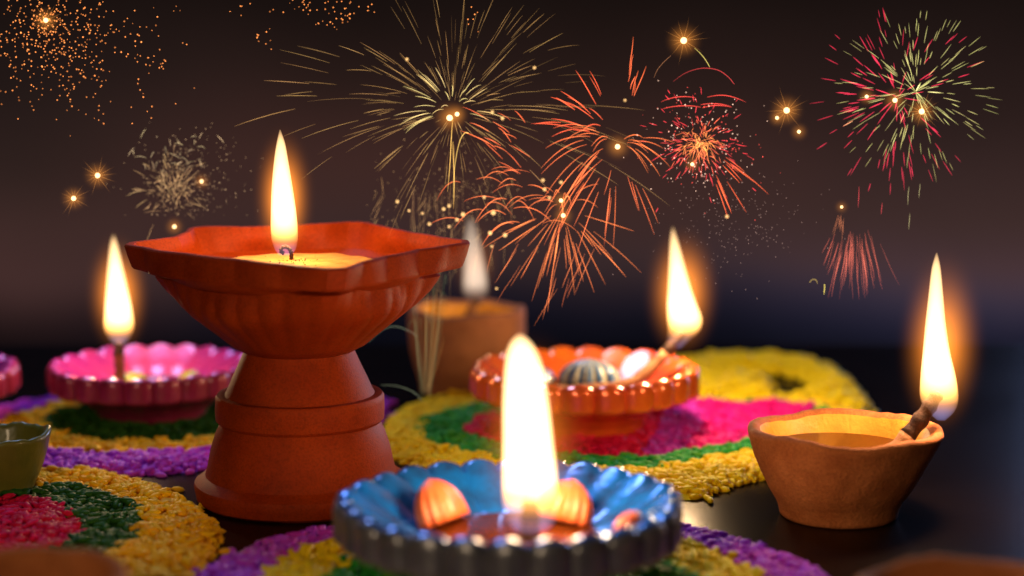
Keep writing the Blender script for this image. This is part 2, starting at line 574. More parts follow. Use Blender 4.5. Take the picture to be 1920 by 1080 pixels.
def make_lamp():
    t = thing('oil_lamp', 'tall terracotta pedestal lamp with star rimmed bowl and waisted foot', 'oil lamp', (-.0915, .8582, 0))
    m = M['copper']

    def wob(r, th, z):
        return r * (1 + .004 * math.sin(3 * th + 60 * z) + .003 * math.sin(5 * th - 90 * z))

    def pl(th, i, r, z):
        r = wob(r, th, z)
        return (r * math.cos(th), r * math.sin(th), z)
    foot = resample([(.0, .0), (.0435, .0), (.0452, .0012), (.0462, .0065), (.0458, .0082), (.0436, .0098), (.0412, .0112), (.0402, .0150), (.0388, .0220), (.0366, .0290), (.0340, .0345), (.030, .0352)], .0022)
    lathe('foot', foot, 96, pl, m, t, deg=35)
    lathe('collar', resample([(.030, .0338), (.0350, .0342), (.0362, .0356), (.0364, .0400), (.0362, .0450), (.0354, .0462), (.0330, .0464), (.0318, .0462), (.027, .0460)], .0016), 96, pl, m, t, deg=35)
    lathe('neck', resample([(.029, .0455), (.0322, .0462), (.0312, .0480), (.0288, .0535), (.0262, .0590), (.0240, .0640), (.0232, .0665), (.020, .068)], .0018), 96, pl, m, t, deg=40)
    # bowl: the underside takes on the star outline as it rises; the flange is a low wall round it
    prof = [(.016, .0640), (.0236, .0650), (.0290, .0680), (.0355, .0735), (.0430, .0795), (.0500, .0850), (.0555, .0905), (.0590, .0955), (.0605, .0985),
            (.0690, .0998), (.0718, .1005), (.0724, .1015), (.0726, .1060), (.0724, .1106), (.0717, .1113), (.0702, .1115), (.0688, .1112), (.0682, .1100),
            (.0660, .1070), (.0610, .1010), (.050, .0960), (.030, .0945), (.010, .094)]
    rp = resample(prof, .0018)

    def bowl(th, i, r, z):
        rim = periodic(RIM, th) / 1000.0
        dz = periodic(RIMZ, th) / 1000.0
        k = rim / .0725
        outer = i < inner_from
        w = min(1, max(0, (z - .080) / .0195)) if outer else min(1, max(0, (z - .096) / .013))
        w = w * w * (3 - 2 * w)
        f = 1 + (k - 1) * w
        if outer and z > .0975:      # the tips lean out: the foot of the flange stays further in
            q = min(1, max(0, (k - .84) / .16))
            f -= .055 * q * q * (3 - 2 * q) * (1 - min(1, max(0, (z - .0985) / .0125)))
        rr = r * f
        if outer and .066 < z < .099:
            # shallow upright flutes between the neck and the flange
            b = math.sin(math.pi * (z - .066) / .033)
            rr *= 1 + .020 * b * (abs(math.cos(th * 15 + .4)) - .5) + .010 * b * math.sin(5 * th + 1)
        rr *= 1 + .004 * math.sin(7 * th + 130 * z)
        zz = z + dz * min(1, max(0, (z - .098) / .012))
        return (rr * math.cos(th), rr * math.sin(th), zz)
    peak = max(range(len(rp)), key=lambda i: rp[i][1])
    global inner_from
    inner_from = peak + 1
    lathe('bowl', rp, 360, bowl, m, t, deg=22)
    # the wax filling, slightly uneven
    V, F = [(0, 0, 0.1026)], []
    nr, ns = 14, 72
    for j in range(1, nr + 1):
        for k in range(ns):
            a = 2 * math.pi * k / ns
            r = .0355 * j / nr * (1 + .03 * math.sin(3 * a))
            z = 0.1026 + .0010 * noise.noise((r * math.cos(a) * 90, r * math.sin(a) * 90, 3.3)) - (.0007 if j == nr else 0) + .0009 * math.exp(-((math.hypot(r * math.cos(a) - .013, r * math.sin(a) + .004)) / .008) ** 2)
            V.append((r * math.cos(a), r * math.sin(a), z))
    for k in range(ns):
        F.append((0, 1 + k, 1 + (k + 1) % ns))
    for j in range(nr - 1):
        for k in range(ns):
            a, b = 1 + j * ns, 1 + (j + 1) * ns
            F.append((a + k, b + k, b + (k + 1) % ns, a + (k + 1) % ns))
    base = len(V)
    for k in range(ns):
        a = 2 * math.pi * k / ns
        V.append((.0355 * math.cos(a), .0355 * math.sin(a), .0955))
    for k in range(ns):
        a = 1 + (nr - 1) * ns
        F.append((a + k, base + k, base + (k + 1) % ns, a + (k + 1) % ns))
    link('wax', mesh_np('wax', V, F, M['wax']), t)
    sp = bmesh.new()
    for i in range(34):
        a, q = R.uniform(0, 2 * math.pi), abs(R.gauss(0, .010)) + .002
        bmesh.ops.create_icosphere(sp, subdivisions=1, radius=R.uniform(.00015, .00042), matrix=Matrix.Translation((-.0026 + q * math.cos(a), q * math.sin(a), .1034)))
    sm = bpy.data.meshes.new('soot_specks')
    sp.to_mesh(sm)
    sp.free()
    sm.materials.append(M['burnt'])
    link('soot_specks', sm, t)['kind'] = 'stuff'
    # the curled black wick
    s = .0002275
    cx, cz = -.0026, .1046
    w = [(0, 0, -2), (0, 0, 6), (-1, 0, 13), (-4, 0, 19), (-9, 0, 22), (-15, 0, 22), (-19, 0, 18), (-18, 0, 12), (-13, 0, 10)]
    P = spline([(cx + x * s, -.001, cz + z * s) for x, y, z in w], 30)
    V, F = tube_data(P, [.00085 * (1 + .22 * math.sin(i * 2.1)) for i in range(30)], 9)
    link('wick', mesh_np('wick', V, F, M['burnt']), t)
    make_flame(t, (-.0055, 0, .1060), s, [(0, 1, 13), (14, 1, 21), (38, 0, 25.5), (80, -1, 24), (130, -3, 19.5), (180, -4, 13), (210, -4, 8), (235, -5, 1)], .32, halo=1.0)


make_lamp()


# ------------------------------------------------------------------ scalloped dishes
def make_dish(label, loc, Rr, paint, shell, shells, wick, flame, group='scalloped enamelled dishes', rz=0, fluid='oil', oil=True, wall=None, lobe=.06, n=22):
    t = thing('scalloped_diya', label, 'diya', loc, group, rz)
    seg = n * 10
    prof = [(.10, .0), (.46, .0), (.50, .02), (.52, .06), (.55, .14), (.63, .22), (.74, .29), (.86, .335), (.95, .35), (.985, .365), (1.0, .39), (1.0, .47), (1.0, .545), (.985, .58),
            (.955, .597), (.91, .592), (.86, .565), (.76, .50), (.66, .43), (.56, .375), (.46, .345), (.30, .335), (.08, .33)]
    rp = resample(prof, .022)
    peak = max(range(len(rp)), key=lambda i: rp[i][1])

    def fn(th, i, r, z):
        lob = abs(math.cos(n * th / 2)) ** .6
        u = lob - .62
        irr = .012 * math.sin(3 * th + Rr * 900) + .010 * math.sin(7 * th + Rr * 500)
        if i <= peak:
            w = min(1, max(0, (z - .16) / .19))
            rr = r * (1 + (lobe * u + irr) * w)
            zz = z + .035 * u * min(1, max(0, (z - .50) / .08))
        else:
            w = min(1, max(0, (r - .42) / .5))
            rr = r * (1 + (lobe * u + irr) * w)
            zz = z + (.035 * u * min(1, max(0, (r - .86) / .10)) + .070 * u * w * (1 - .5 * w)) + .02 * w * irr * 10 * .2
        return (rr * Rr * math.cos(th), rr * Rr * math.sin(th), zz * Rr)
    foot_i = next(i for i, p in enumerate(rp) if p[1] > .335)
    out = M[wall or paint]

    def sub(lo):
        return lambda th, i, r, z: fn(th, i + lo, r, z)
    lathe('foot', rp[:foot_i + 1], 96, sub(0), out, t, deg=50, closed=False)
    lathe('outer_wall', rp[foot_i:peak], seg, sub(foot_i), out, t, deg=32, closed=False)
    lathe('dish', rp[peak - 1:], seg, sub(peak - 1), M[paint], t, deg=32, closed=False)
    if oil:
        V = [(.52 * Rr * math.cos(2 * math.pi * k / 64), .52 * Rr * math.sin(2 * math.pi * k / 64), .375 * Rr) for k in range(64)]
        V += [(.30 * Rr * math.cos(2 * math.pi * k / 64), .30 * Rr * math.sin(2 * math.pi * k / 64), .372 * Rr) for k in range(64)]
        V += [(0, 0, .371 * Rr)]
        F = [(k, (k + 1) % 64, 64 + (k + 1) % 64, 64 + k) for k in range(64)] + [(64 + k, 64 + (k + 1) % 64, 128) for k in range(64)]
        link('oil', mesh_np('oil', V, F, M[fluid]), t)
    # painted ribbed shells standing on the inside wall
    for (deg, rr, wid, hei, *lift) in shells:
        V, F = [], []
        nu, nv = 96, 10
        ribs = 14
        for j in range(nv + 1):
            e = math.pi / 2 * j / nv
            for k in range(nu):
                a = 2 * math.pi * k / nu
                q = 1 + .13 * (abs(math.cos(ribs * a / 2)) - .5) * math.cos(e) ** .3
                pr = (1 - (j / nv) ** 2.4) ** .7
                V.append((wid * .55 * q * pr * math.cos(a), wid * q * pr * math.sin(a), hei * (j / nv) ** .9))
        for j in range(nv):
            for k in range(nu):
                k2 = (k + 1) % nu
                F.append((j * nu + k, j * nu + k2, (j + 1) * nu + k2, (j + 1) * nu + k))
        F.append(tuple(reversed(range(nu))))
        o = link('shell', mesh_np('shell', V, F, M[shell]), t)
        o.location = (rr * Rr * math.cos(rad(deg)), rr * Rr * math.sin(rad(deg)), (.33 + max(0, rr - .42) * .42) * Rr + (lift[0] if lift else 0))
        o.rotation_euler = (0, rad(26) if rr > .4 else 0, rad(deg))
    if wick:
        make_wick(t, *wick)
    if flame:
        make_flame(t, *flame)
    return t


s = .000192
make_dish('blue enamelled scalloped diya burning nearest the middle of the table front', (-.0005, .7101, 0), .0622, 'blue', 'shell_orange',
          [(140, .47, .0122, .0170, .002), (42, .44, .0122, .0165, .002), (-24, .70, .0095, .0085)],
          ([(.0060, -.001, .0215), (.0066, -.003, .0265), (.0067, -.003, .031), (.0067, -.003, .037)], .0036, .5),
          ((.0067, -.003, .0258), s, [(0, 2, 30), (20, 2, 46), (55, 1, 52), (110, -1, 51), (170, -4, 47), (240, -8, 43), (310, -12, 35), (345, -16, 25), (362, -18, 14), (372, -19, 2)], .25, 8.0, 1.0, .40, .9), rz=.1, lobe=.042, n=26, wall='wall_shade')

s = .0002645
make_dish('orange enamelled scalloped diya with a long wick slanting over its right rim', (.0359, .9887, 0), .0560, 'orange', 'shell_blue',
          [(78, .36, .0150, .0125, .0030), (150, .44, .0125, .0115, .002)],
          ([(-.034, -.006, .0215), (-.018, -.012, .0235), (.004, -.013, .0245), (.022, -.009, .0265), (.034, -.003, .034), (.0445, 0, .0445), (.0492, 0, .0505)], .0030, .74),
          ((.0462, 0, .0425), s, [(0, -2, 8), (14, 1, 19), (34, 12, 29), (56, 13, 32), (80, 8, 28), (112, 3, 21.5), (150, -2, 15.5), (190, -7, 9.5), (214, -10, 5), (228, -11, 1)], .62, 8.0, .9, .85), rz=.05)

s = .0002715
make_dish('magenta enamelled scalloped diya lit by an upright wick, left of the terracotta lamp', (-.1840, 1.0153, 0), .0515, 'pink', 'shell_lime',
          [(25, .42, .0085, .0075), (120, .36, .0085, .0060), (205, .5, .008, .005)],
          ([(-.0155, -.002, .0185), (-.0155, -.002, .027), (-.0157, -.002, .035), (-.0155, -.002, .0425)], .0027, .72),
          ((-.0153, -.002, .0402), s, [(0, 0, 6), (14, 0, 18), (34, 0, 26.5), (64, 0, 25), (112, -2, 18.5), (160, -4, 11.5), (192, -5, 6), (208, -5, 1)], .26, 8.0, .85, .85), rz=.2, wall='pink_shade')


make_dish('unlit magenta scalloped diya cut by the left edge of the picture', (-.3010, 1.000, 0), .0515, 'pink', 'shell_lime',
          [(100, .42, .0085, .0075)], None, None, rz=.5, wall='pink_shade')

# ------------------------------------------------------------------ clay bowls
def make_bowl(label, loc, Rr, mat, spout, wick, flame, height=.0370, group='plain clay bowls', oil_z=.021, rz=0, cat='diya', seed=0.0, taper=0.0):
    t = thing('clay_diya', label, cat, loc, group, rz)
    k = Rr / .0385
    h = height
    prof = [(.0, .0), (.0238, .0), (.0247, .0008), (.0252, .0036), (.0264, .0068), (.0298, .0122), (.0332, .0190), (.0360, .0262), (.0377, .0318), (.0386, .0346), (.0388, .0360), (.0383, .0372),
            (.0370, .0379), (.0352, .0376), (.0336, .0360), (.0318, .0310), (.0295, .0240), (.0260, .0170), (.0200, .0120), (.010, .0100), (.0, .0098)]
    prof = [(max(r, .0004) * k, z * h / .0370) for r, z in prof]
    rp = resample(prof, .0013)

    def fn(th, i, r, z):
        w = min(1, max(0, z / h))
        d = ((math.degrees(th) + 180) % 360) - 180
        sp = math.exp(-(d / 26.0) ** 2) * spout
        q = 1 + w * (.012 * math.sin(2 * th + 1 + seed) + .008 * math.sin(3 * th + 2.2 + seed)) + sp * .11 * w ** 2
        q *= 1 + .010 * noise.noise((3 * math.cos(th) + seed, 3 * math.sin(th), z * 90)) + .004 * noise.noise((9 * math.cos(th), 9 * math.sin(th) + seed, z * 300))
        zz = z + w ** 3 * (.0009 * math.sin(2 * th + .6 + seed) + .0007 * math.sin(5 * th + seed) + .0006 * noise.noise((6 * math.cos(th), 6 * math.sin(th), seed)) - sp * .0012)
        q *= 1 + taper * (1 - w)
        return (r * q * math.cos(th), r * q * math.sin(th), zz)
    pk = max(range(len(rp)), key=lambda i: rp[i][1]) + 3
    lathe('bowl', rp[:pk + 1], 128, fn, M[mat], t, deg=70, closed=False)
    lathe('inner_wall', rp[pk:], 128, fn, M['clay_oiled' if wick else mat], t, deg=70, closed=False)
    if oil_z:
        ro = .0318 * k
        V = [(0, 0, oil_z)] + [(ro * math.cos(2 * math.pi * a / 48), ro * math.sin(2 * math.pi * a / 48), oil_z) for a in range(48)]
        F = [(0, 1 + a, 1 + (a + 1) % 48) for a in range(48)]
        link('oil', mesh_np('oil', V, F, M['oil']), t)
    if wick:
        make_wick(t, *wick)
    if flame:
        make_flame(t, *flame)
    return t


s = .0002225
make_bowl('unglazed clay bowl diya with its burning wick leaning on the right lip', (.1370, .8282, 0), .0382, 'clay', 1.0,
          ([(-.012, -.006, .0225), (.006, -.006, .0232), (.020, -.003, .027), (.029, 0, .0350), (.0345, 0, .0425), (.0385, 0, .0490), (.0405, 0, .0525)], .0037, .48),
          ((.0415, 0, .0405), s, [(0, 2, 8), (18, 0, 26), (42, -3, 35.5), (82, -6, 33), (132, -11, 25), (182, -14, 19), (232, -15, 14), (282, -16, 9), (304, -16, 4.5), (316, -16, 1)], .48, 8.0, 1.0, .8), oil_z=.0285)

s = .000292
make_bowl('dim clay cup diya standing farthest back, behind the orange dish', (-.0245, 1.0967, 0), .0315, 'cup', .0,
          ([(0, 0, .036), (.002, 0, .044), (.0044, 0, .0500), (.0046, 0, .0525)], .0028, .6),
          ((.0044, 0, .0480), s, [(0, 0, 5), (10, 0, 18), (26, 0, 23.5), (60, -1, 22), (110, -5, 16), (152, -8, 8), (166, -9, 1)], .030, 1.0, .8, .10, .9, .65), taper=.30, height=.0455, oil_z=.034, seed=2.0)
make_bowl('clay bowl edge blurred in the near left corner of the picture', (-.150, .612, 0), .030, 'clay', 0, None, None, seed=4.0, oil_z=.02)
make_bowl('clay bowl edge blurred in the near right corner of the picture', (.137, .600, 0), .032, 'clay', 0, None, None, seed=5.5, oil_z=.02)
make_bowl('small lime glazed bowl at the left edge behind the red centred rangoli', (-.2210, .856, .003), .0215, 'lime', 0, None, None, height=.026, seed=7.0, oil_z=.017, group='unlit bowls')

# ------------------------------------------------------------------ rangoli of coloured rice
POLY = {
    'RB_yellow': [(-62.9, 983.8), (-60.4, 1021.9), (-45.5, 1060.1), (-17.4, 1084.7), (11.8, 1096.7), (55.4, 1087.7), (83.2, 1070.1), (124.9, 1058.7), (161.8, 1058.7), (181.1, 1021.9), (168.2, 977.7), (151.4, 937.0), (125.8, 897.5), (104.7, 882.4), (83.2, 856.3), (64.5, 853.5), (32.5, 860.1), (-14.4, 889.4), (-39.1, 905.8), (-55.2, 931.5)],
    'RB_green': [(-44.3, 968.1), (-43.0, 999.9), (-30.3, 1025.8), (-8.4, 1047.5), (25.5, 1055.9), (62.3, 1055.9), (124.0, 1050.3), (161.1, 1035.2), (161.6, 1002.5), (136.8, 959.9), (116.0, 937.0), (91.5, 918.5), (70.5, 901.6), (53.2, 897.5), (9.8, 904.7), (-25.1, 933.7), (-38.2, 946.0)],
    'RB_red': [(-23.2, 981.3), (-16.2, 1006.3), (-2.7, 1021.9), (39.0, 1039.3), (78.7, 1047.5), (80.8, 1002.5), (69.3, 954.1), (63.4, 922.8), (54.6, 920.6), (29.9, 924.9), (10.0, 931.5), (-10.2, 951.7)],
    'RB_purple': [(73.1, 1047.5), (104.1, 1048.9), (102.3, 1002.5), (90.9, 965.7), (86.1, 940.4), (63.2, 920.6), (66.7, 954.1), (75.4, 1002.5)],
    'RB_pink': [(98.4, 1047.5), (123.8, 1048.9), (157.0, 1044.8), (159.5, 1033.9), (141.0, 989.9), (114.5, 956.4), (83.0, 933.7), (88.3, 965.7), (98.3, 1002.5)],
    'SW_yellow': [(67.1, 1139.0), (87.2, 1164.0), (106.8, 1174.2), (136.0, 1182.9), (163.5, 1176.0), (184.2, 1147.2), (188.8, 1092.2), (186.8, 1042.0), (177.4, 1032.5), (153.5, 1060.1), (125.6, 1064.4), (82.8, 1064.4), (63.5, 1077.4)],
    'SW_hole': [(112.6, 1137.4), (146.7, 1142.3), (162.6, 1124.6), (165.5, 1095.2), (157.2, 1075.9), (140.8, 1071.6), (136.9, 1081.8), (143.3, 1102.8), (141.1, 1121.4), (129.8, 1127.8)],
    'LB_purple': [(-288.3, 965.7), (-285.4, 1002.5), (-272.3, 1035.2), (-254.2, 1053.1), (-237.5, 1067.2), (-212.8, 1087.7), (-164.5, 1096.7), (-104.9, 1087.7), (-70.1, 1067.2), (-66.1, 1035.2), (-71.0, 977.7), (-90.5, 933.7), (-137.3, 910.0), (-159.9, 898.5), (-183.1, 893.4), (-207.2, 893.4), (-233.8, 903.7), (-264.3, 926.0)],
    'LB_yellow': [(-261.8, 983.8), (-256.8, 1006.3), (-247.8, 1025.8), (-233.5, 1048.9), (-216.3, 1061.5), (-174.6, 1067.2), (-130.3, 1055.9), (-96.0, 1021.9), (-94.6, 977.7), (-117.2, 947.2), (-141.7, 940.4), (-157.8, 930.4), (-189.7, 927.1), (-216.4, 934.8), (-241.3, 954.1)],
    'LB_green': [(-234.8, 998.7), (-235.3, 1019.2), (-225.6, 1037.9), (-210.8, 1047.5), (-158.4, 1054.5), (-127.8, 1035.2), (-118.5, 1002.5), (-132.8, 968.1), (-144.8, 961.0), (-169.4, 954.1), (-195.1, 954.1), (-218.7, 968.1)],
    'FL_yellow': [(-276.8, 832.7), (-270.8, 864.9), (-244.6, 889.4), (-207.6, 895.5), (-188.3, 895.5), (-171.6, 883.4), (-145.4, 854.5), (-122.8, 810.2), (-116.4, 785.7), (-116.8, 758.1), (-122.0, 724.1), (-145.6, 704.3), (-182.4, 697.9), (-226.2, 717.3), (-260.4, 774.7)],
    'FL_green': [(-246.0, 819.5), (-233.2, 846.2), (-210.0, 854.5), (-197.8, 862.0), (-179.2, 850.8), (-159.3, 827.4), (-150.0, 798.6), (-149.8, 767.1), (-155.9, 750.7), (-172.6, 739.3), (-201.5, 734.4), (-224.6, 759.6)],
    'FL_red': [(-230.4, 811.0), (-221.0, 834.4), (-198.5, 834.4), (-181.6, 813.6), (-171.6, 788.1), (-174.0, 765.6), (-184.0, 753.7), (-200.0, 752.2), (-220.5, 774.7)],
}
CY = (-0.5, 710.1)


def circle(cx, cy, r, n=40, wob=.02, ph=0.0):
    return [(cx + r * (1 + wob * math.sin(5 * a + ph)) * math.cos(a), cy + r * (1 + wob * math.sin(4 * a + 1 + ph)) * math.sin(a)) for a in [2 * math.pi * k / n for k in range(n)]]


POLY['FC_violet'] = circle(*CY, 117, ph=.5)
POLY['FC_yellow'] = circle(*CY, 94, ph=1.5)
POLY['FC_green'] = circle(*CY, 70, ph=2.5)


def inside(poly, x, y):
    res = np.zeros(len(x), bool)
    n = len(poly)
    for i in range(n):
        x1, y1 = poly[i]
        x2, y2 = poly[(i + 1) % n]
        if y1 == y2:
            continue
        c = (y1 > y) != (y2 > y)
        xi = (x2 - x1) * (y - y1) / (y2 - y1) + x1
        res ^= c & (x < xi)
    return res


def edge_dist(poly, x, y):
    best = np.full(len(x), 1e9)
    n = len(poly)
    for i in range(n):
        ax, ay = poly[i]
        bx, by = poly[(i + 1) % n]
        dx, dy = bx - ax, by - ay
        q = np.clip(((x - ax) * dx + (y - ay) * dy) / (dx * dx + dy * dy + 1e-9), 0, 1)
        best = np.minimum(best, np.hypot(x - ax - q * dx, y - ay - q * dy))
    return best


def smooth_poly(p, n=6):
    P = [np.array(q, float) for q in p]
    m = len(P)
    out = []
    for i in range(m):
        a, b, c, d = P[(i - 1) % m], P[i], P[(i + 1) % m], P[(i + 2) % m]
        for k in range(n):
            t = k / n
            q = .5 * ((2 * b) + (c - a) * t + (2 * a - 5 * b + 4 * c - d) * t * t + (3 * b - a - 3 * c + d) * t ** 3)
            out.append((q[0], q[1]))
    return out


for k_ in list(POLY):
    POLY[k_] = smooth_poly(POLY[k_], 5)

# one grain of rice: along x, unit length 2, unit radius
GU = 6
_gv = [(-1, 0, 0)]
for gx, gr in ((-.72, .66), (-.1, 1.0), (.55, .80)):
    for k in range(GU):
        a = 2 * math.pi * k / GU
        _gv.append((gx, gr * math.cos(a), gr * math.sin(a)))
_gv.append((1, 0, 0))
GV = np.array(_gv)
_gf = []
for k in range(GU):
    k2 = (k + 1) % GU
    _gf.append((0, 1 + k2, 1 + k))
    for j in range(2):
        a, b = 1 + j * GU, 1 + (j + 1) * GU
        _gf.append((a + k, a + k2, b + k2))
        _gf.append((a + k, b + k2, b + k))
    _gf.append((1 + 2 * GU + k, 1 + 2 * GU + k2, len(GV) - 1))
GF = np.array(_gf)


def tri_mesh(name, V, F, mat):
    me = bpy.data.meshes.new(name)
    me.vertices.add(len(V))
    me.vertices.foreach_set('co', V.astype(np.float32).ravel())
    me.loops.add(len(F) * 3)
    me.loops.foreach_set('vertex_index', F.astype(np.int32).ravel())
    me.polygons.add(len(F))
    me.polygons.foreach_set('loop_start', np.arange(0, len(F) * 3, 3, dtype=np.int32))
    me.polygons.foreach_set('use_smooth', np.ones(len(F), bool))
    me.materials.append(mat)
    me.update(calc_edges=True)
    return me


GRAIN = {k: tri_mesh('rice_grain', GV * np.array([.0033, .00135, .00135]), GF, RICE[k]) for k in RICE}


def view_xy(p):
    """Rough picture position (0..1) of a table point, to leave out grains far outside the frame."""
    d = p[:, 1] * math.cos(rad(8.3)) + .217 * math.sin(rad(8.3))
    v = (p[:, 1] * math.sin(rad(8.3)) - .217 * math.cos(rad(8.3))) / d
    return .5 + 1.979 * p[:, 0] / d, .5 - 3.518 * v, d


def make_rangoli(label, outer, bands, hole=None, height=3.2, lean=1.0, singles=300, cover=2.7, keepout=()):
    """bands: (rice, polygon name) from the outside inwards; each grain takes the innermost band it lies in. Lengths in mm."""
    op = POLY[outer]
    xs, ys = [p[0] for p in op], [p[1] for p in op]
    cx, cyy = sum(xs) / len(xs), sum(ys) / len(ys)
    t = thing('rangoli', label, 'rangoli', (cx / 1000, cyy / 1000, 0), 'rangoli of dyed rice on the table')
    x0, x1, y0, y1 = min(xs), max(xs), min(ys), max(ys)

    def classify(x, y, jit):
        jx, jy = x + NR.normal(0, jit, len(x)), y + NR.normal(0, jit, len(x))
        b = np.full(len(x), -1)
        for i, (r, pn) in enumerate(bands):
            b[inside(POLY[pn], jx, jy)] = i
        b[(b < 0) & inside(op, x, y)] = 0
        if hole:
            b[inside(POLY[hole], jx, jy)] = -1
        for (kx, ky, kr) in keepout:
            b[np.hypot(x - kx, y - ky) < kr] = -1
        return b

    def heap(x, y):
        d = edge_dist(op, x, y)
        if hole:
            d = np.minimum(d, edge_dist(POLY[hole], x, y))
        q = np.clip(d / 9.0, 0, 1)
        hgt = height * (q * (2 - q))
        hgt *= 1 + .28 * np.sin(x * .19 + 1) * np.sin(y * .23) + .14 * np.sin(x * .53) * np.sin(y * .47 + 2)
        return hgt

    # the bed: a low mound in each band's own rice colour, under the loose top layer
    step = 2.6
    gx, gy = np.arange(x0, x1 + step, step), np.arange(y0, y1 + step, step)
    X, Y = np.meshgrid(gx, gy)
    H = heap(X.ravel(), Y.ravel()).reshape(X.shape)
    cxs, cys = (X[:-1, :-1] + step / 2).ravel(), (Y[:-1, :-1] + step / 2).ravel()
    cb = classify(cxs, cys, .4)
    cb[~inside(op, cxs, cys)] = -1
    area_mm = (cb >= 0).sum() * step * step
    # the grains
    n = int(area_mm / (6.6 * 2.7) * cover)
    px, py = NR.uniform(x0, x1, int(n * 1.0 * (x1 - x0) * (y1 - y0) / area_mm)), None
    py = NR.uniform(y0, y1, len(px))
    gb = classify(px, py, 1.1)
    ok = (gb >= 0) & inside(op, px, py)
    px, py, gb = px[ok], py[ok], gb[ok]
    # a few stray grains that rolled off the edge
    ns = 16
    j = NR.randint(0, len(op), ns)
    so = np.array(op)[j]
    cdir = so - np.array([cx, cyy])
    cdir /= np.linalg.norm(cdir, axis=1)[:, None] + 1e-9
    so = so + cdir * (np.abs(NR.normal(0, 4, ns)) + 1.5)[:, None]
    px, py, gb = np.concatenate([px, so[:, 0]]), np.concatenate([py, so[:, 1]]), np.concatenate([gb, np.zeros(ns, int)])
    hz = heap(px, py)
    hz[-ns:] = 0
    lay = NR.uniform(-.6, 1.0, len(px))
    lay[-ns:] = -.5
    pz = np.maximum(hz + lay * 1.0, 1.05)
    P = np.stack([px, py, pz], 1) / 1000
    u, v, d = view_xy(P)
    seen = (u > -.12) & (u < 1.12) & (v < 1.2)
    P, gb, d, lay, u, v = P[seen], gb[seen], d[seen], lay[seen], u[seen], v[seen]
    k = len(P)
    yaw = NR.uniform(0, 2 * math.pi, k)
    pit = NR.normal(0, .22 * lean, k)
    pit = np.where(P[:, 2] < .002, pit * .3, pit)
    ln = NR.uniform(.0029, .0040, k)
    wd = NR.uniform(.0013, .00165, k)
    C, Sn, cp, sp = np.cos(yaw), np.sin(yaw), np.cos(pit), np.sin(pit)
    ex = np.stack([C * cp, Sn * cp, sp], 1)
    ey = np.stack([-Sn, C, np.zeros(k)], 1)
    ez = np.cross(ex, ey)
    top = (lay > .45) & (u > 0) & (u < 1) & (v > 0) & (v < 1)
    order = np.argsort(np.where(top, d, 1e9))
    pick = np.zeros(k, bool)
    pick[order[:min(singles, int(top.sum()))]] = True
    org = np.array([cx, cyy, 0]) / 1000
    for i in np.nonzero(pick)[0]:
        o = bpy.data.objects.new('rice_grain', GRAIN[bands[gb[i]][0]])
        o.matrix_local = Matrix((( ex[i, 0] * ln[i] / .0033, ey[i, 0] * wd[i] / .00135, ez[i, 0] * wd[i] / .00135, P[i, 0] - org[0]),
                                 (ex[i, 1] * ln[i] / .0033, ey[i, 1] * wd[i] / .00135, ez[i, 1] * wd[i] / .00135, P[i, 1] - org[1]),
                                 (ex[i, 2] * ln[i] / .0033, ey[i, 2] * wd[i] / .00135, ez[i, 2] * wd[i] / .00135, P[i, 2]), (0, 0, 0, 1)))
        o.parent = t
        COL.objects.link(o)
    for bi, (rice, pn) in enumerate(bands):
        s_ = (gb == bi) & ~pick
        kk = int(s_.sum())
        A = (GV[None, :, 0, None] * (ex[s_] * ln[s_, None])[:, None, :] + GV[None, :, 1, None] * (ey[s_] * wd[s_, None])[:, None, :] +
             GV[None, :, 2, None] * (ez[s_] * wd[s_, None])[:, None, :] + (P[s_] - org)[:, None, :]).reshape(-1, 3)
        FF = (GF[None] + (np.arange(kk) * len(GV))[:, None, None]).reshape(-1, 3)
        # bed cells of this band
        cells = np.nonzero(cb == bi)[0]
        w = X.shape[1]
        idx, vs, fs = {}, [], []
        for c in cells:
            j, i = divmod(int(c), w - 1)
            q = []
            for (jj, ii) in ((j, i), (j, i + 1), (j + 1, i + 1), (j + 1, i)):
                if (jj, ii) not in idx:
                    idx[(jj, ii)] = len(vs)
                    vs.append((X[jj, ii] / 1000 - org[0], Y[jj, ii] / 1000 - org[1], max(H[jj, ii] - .5, .05) / 1000))
                q.append(idx[(jj, ii)])
            fs.append((q[0], q[1], q[2]))
            fs.append((q[0], q[2], q[3]))
        if fs:
            FF = np.concatenate([FF, np.array(fs) + len(A)])
            A = np.concatenate([A, np.array(vs)])
        if len(FF) == 0:
            continue
        o = link('rice_band', tri_mesh('rice_band', A, FF, RICE[rice]), t)
        o['kind'] = 'stuff'
        o['label'] = rice.replace('_', ' ') + ' coloured rice'
    return t


make_rangoli('rice rangoli with a crimson to hot pink heart under the orange diya', 'RB_yellow',
             [('yellow', 'RB_yellow'), ('green', 'RB_green'), ('red', 'RB_red'), ('purple', 'RB_purple'), ('pink', 'RB_pink')], keepout=((35.9, 988.7, 24), (137, 828.2, 26)))
make_rangoli('yellow rice swirl with a dark gap behind the orange diya', 'SW_yellow', [('lemon', 'SW_yellow')], hole='SW_hole', height=6.0, singles=120)
make_rangoli('rice rangoli ringed in violet around a dark green middle under the magenta diya', 'LB_purple',
             [('violet', 'LB_purple'), ('amber', 'LB_yellow'), ('dark_green', 'LB_green')], height=3.6, keepout=((-184, 1015.3, 24), (-91.5, 858, 46)))
make_rangoli('rice rangoli with red centre, green ring and amber rim in the near left', 'FL_yellow',
             [('amber', 'FL_yellow'), ('dark_green', 'FL_green'), ('red', 'FL_red')], height=4.4, keepout=((-150, 612, 24),))
make_rangoli('violet rimmed rice rangoli spread around the foot of the blue diya', 'FC_violet',
             [('violet', 'FC_violet'), ('yellow', 'FC_yellow'), ('green', 'FC_green')], height=3.6, keepout=((-.5, 710.1, 28), (-91.5, 858, 47)))

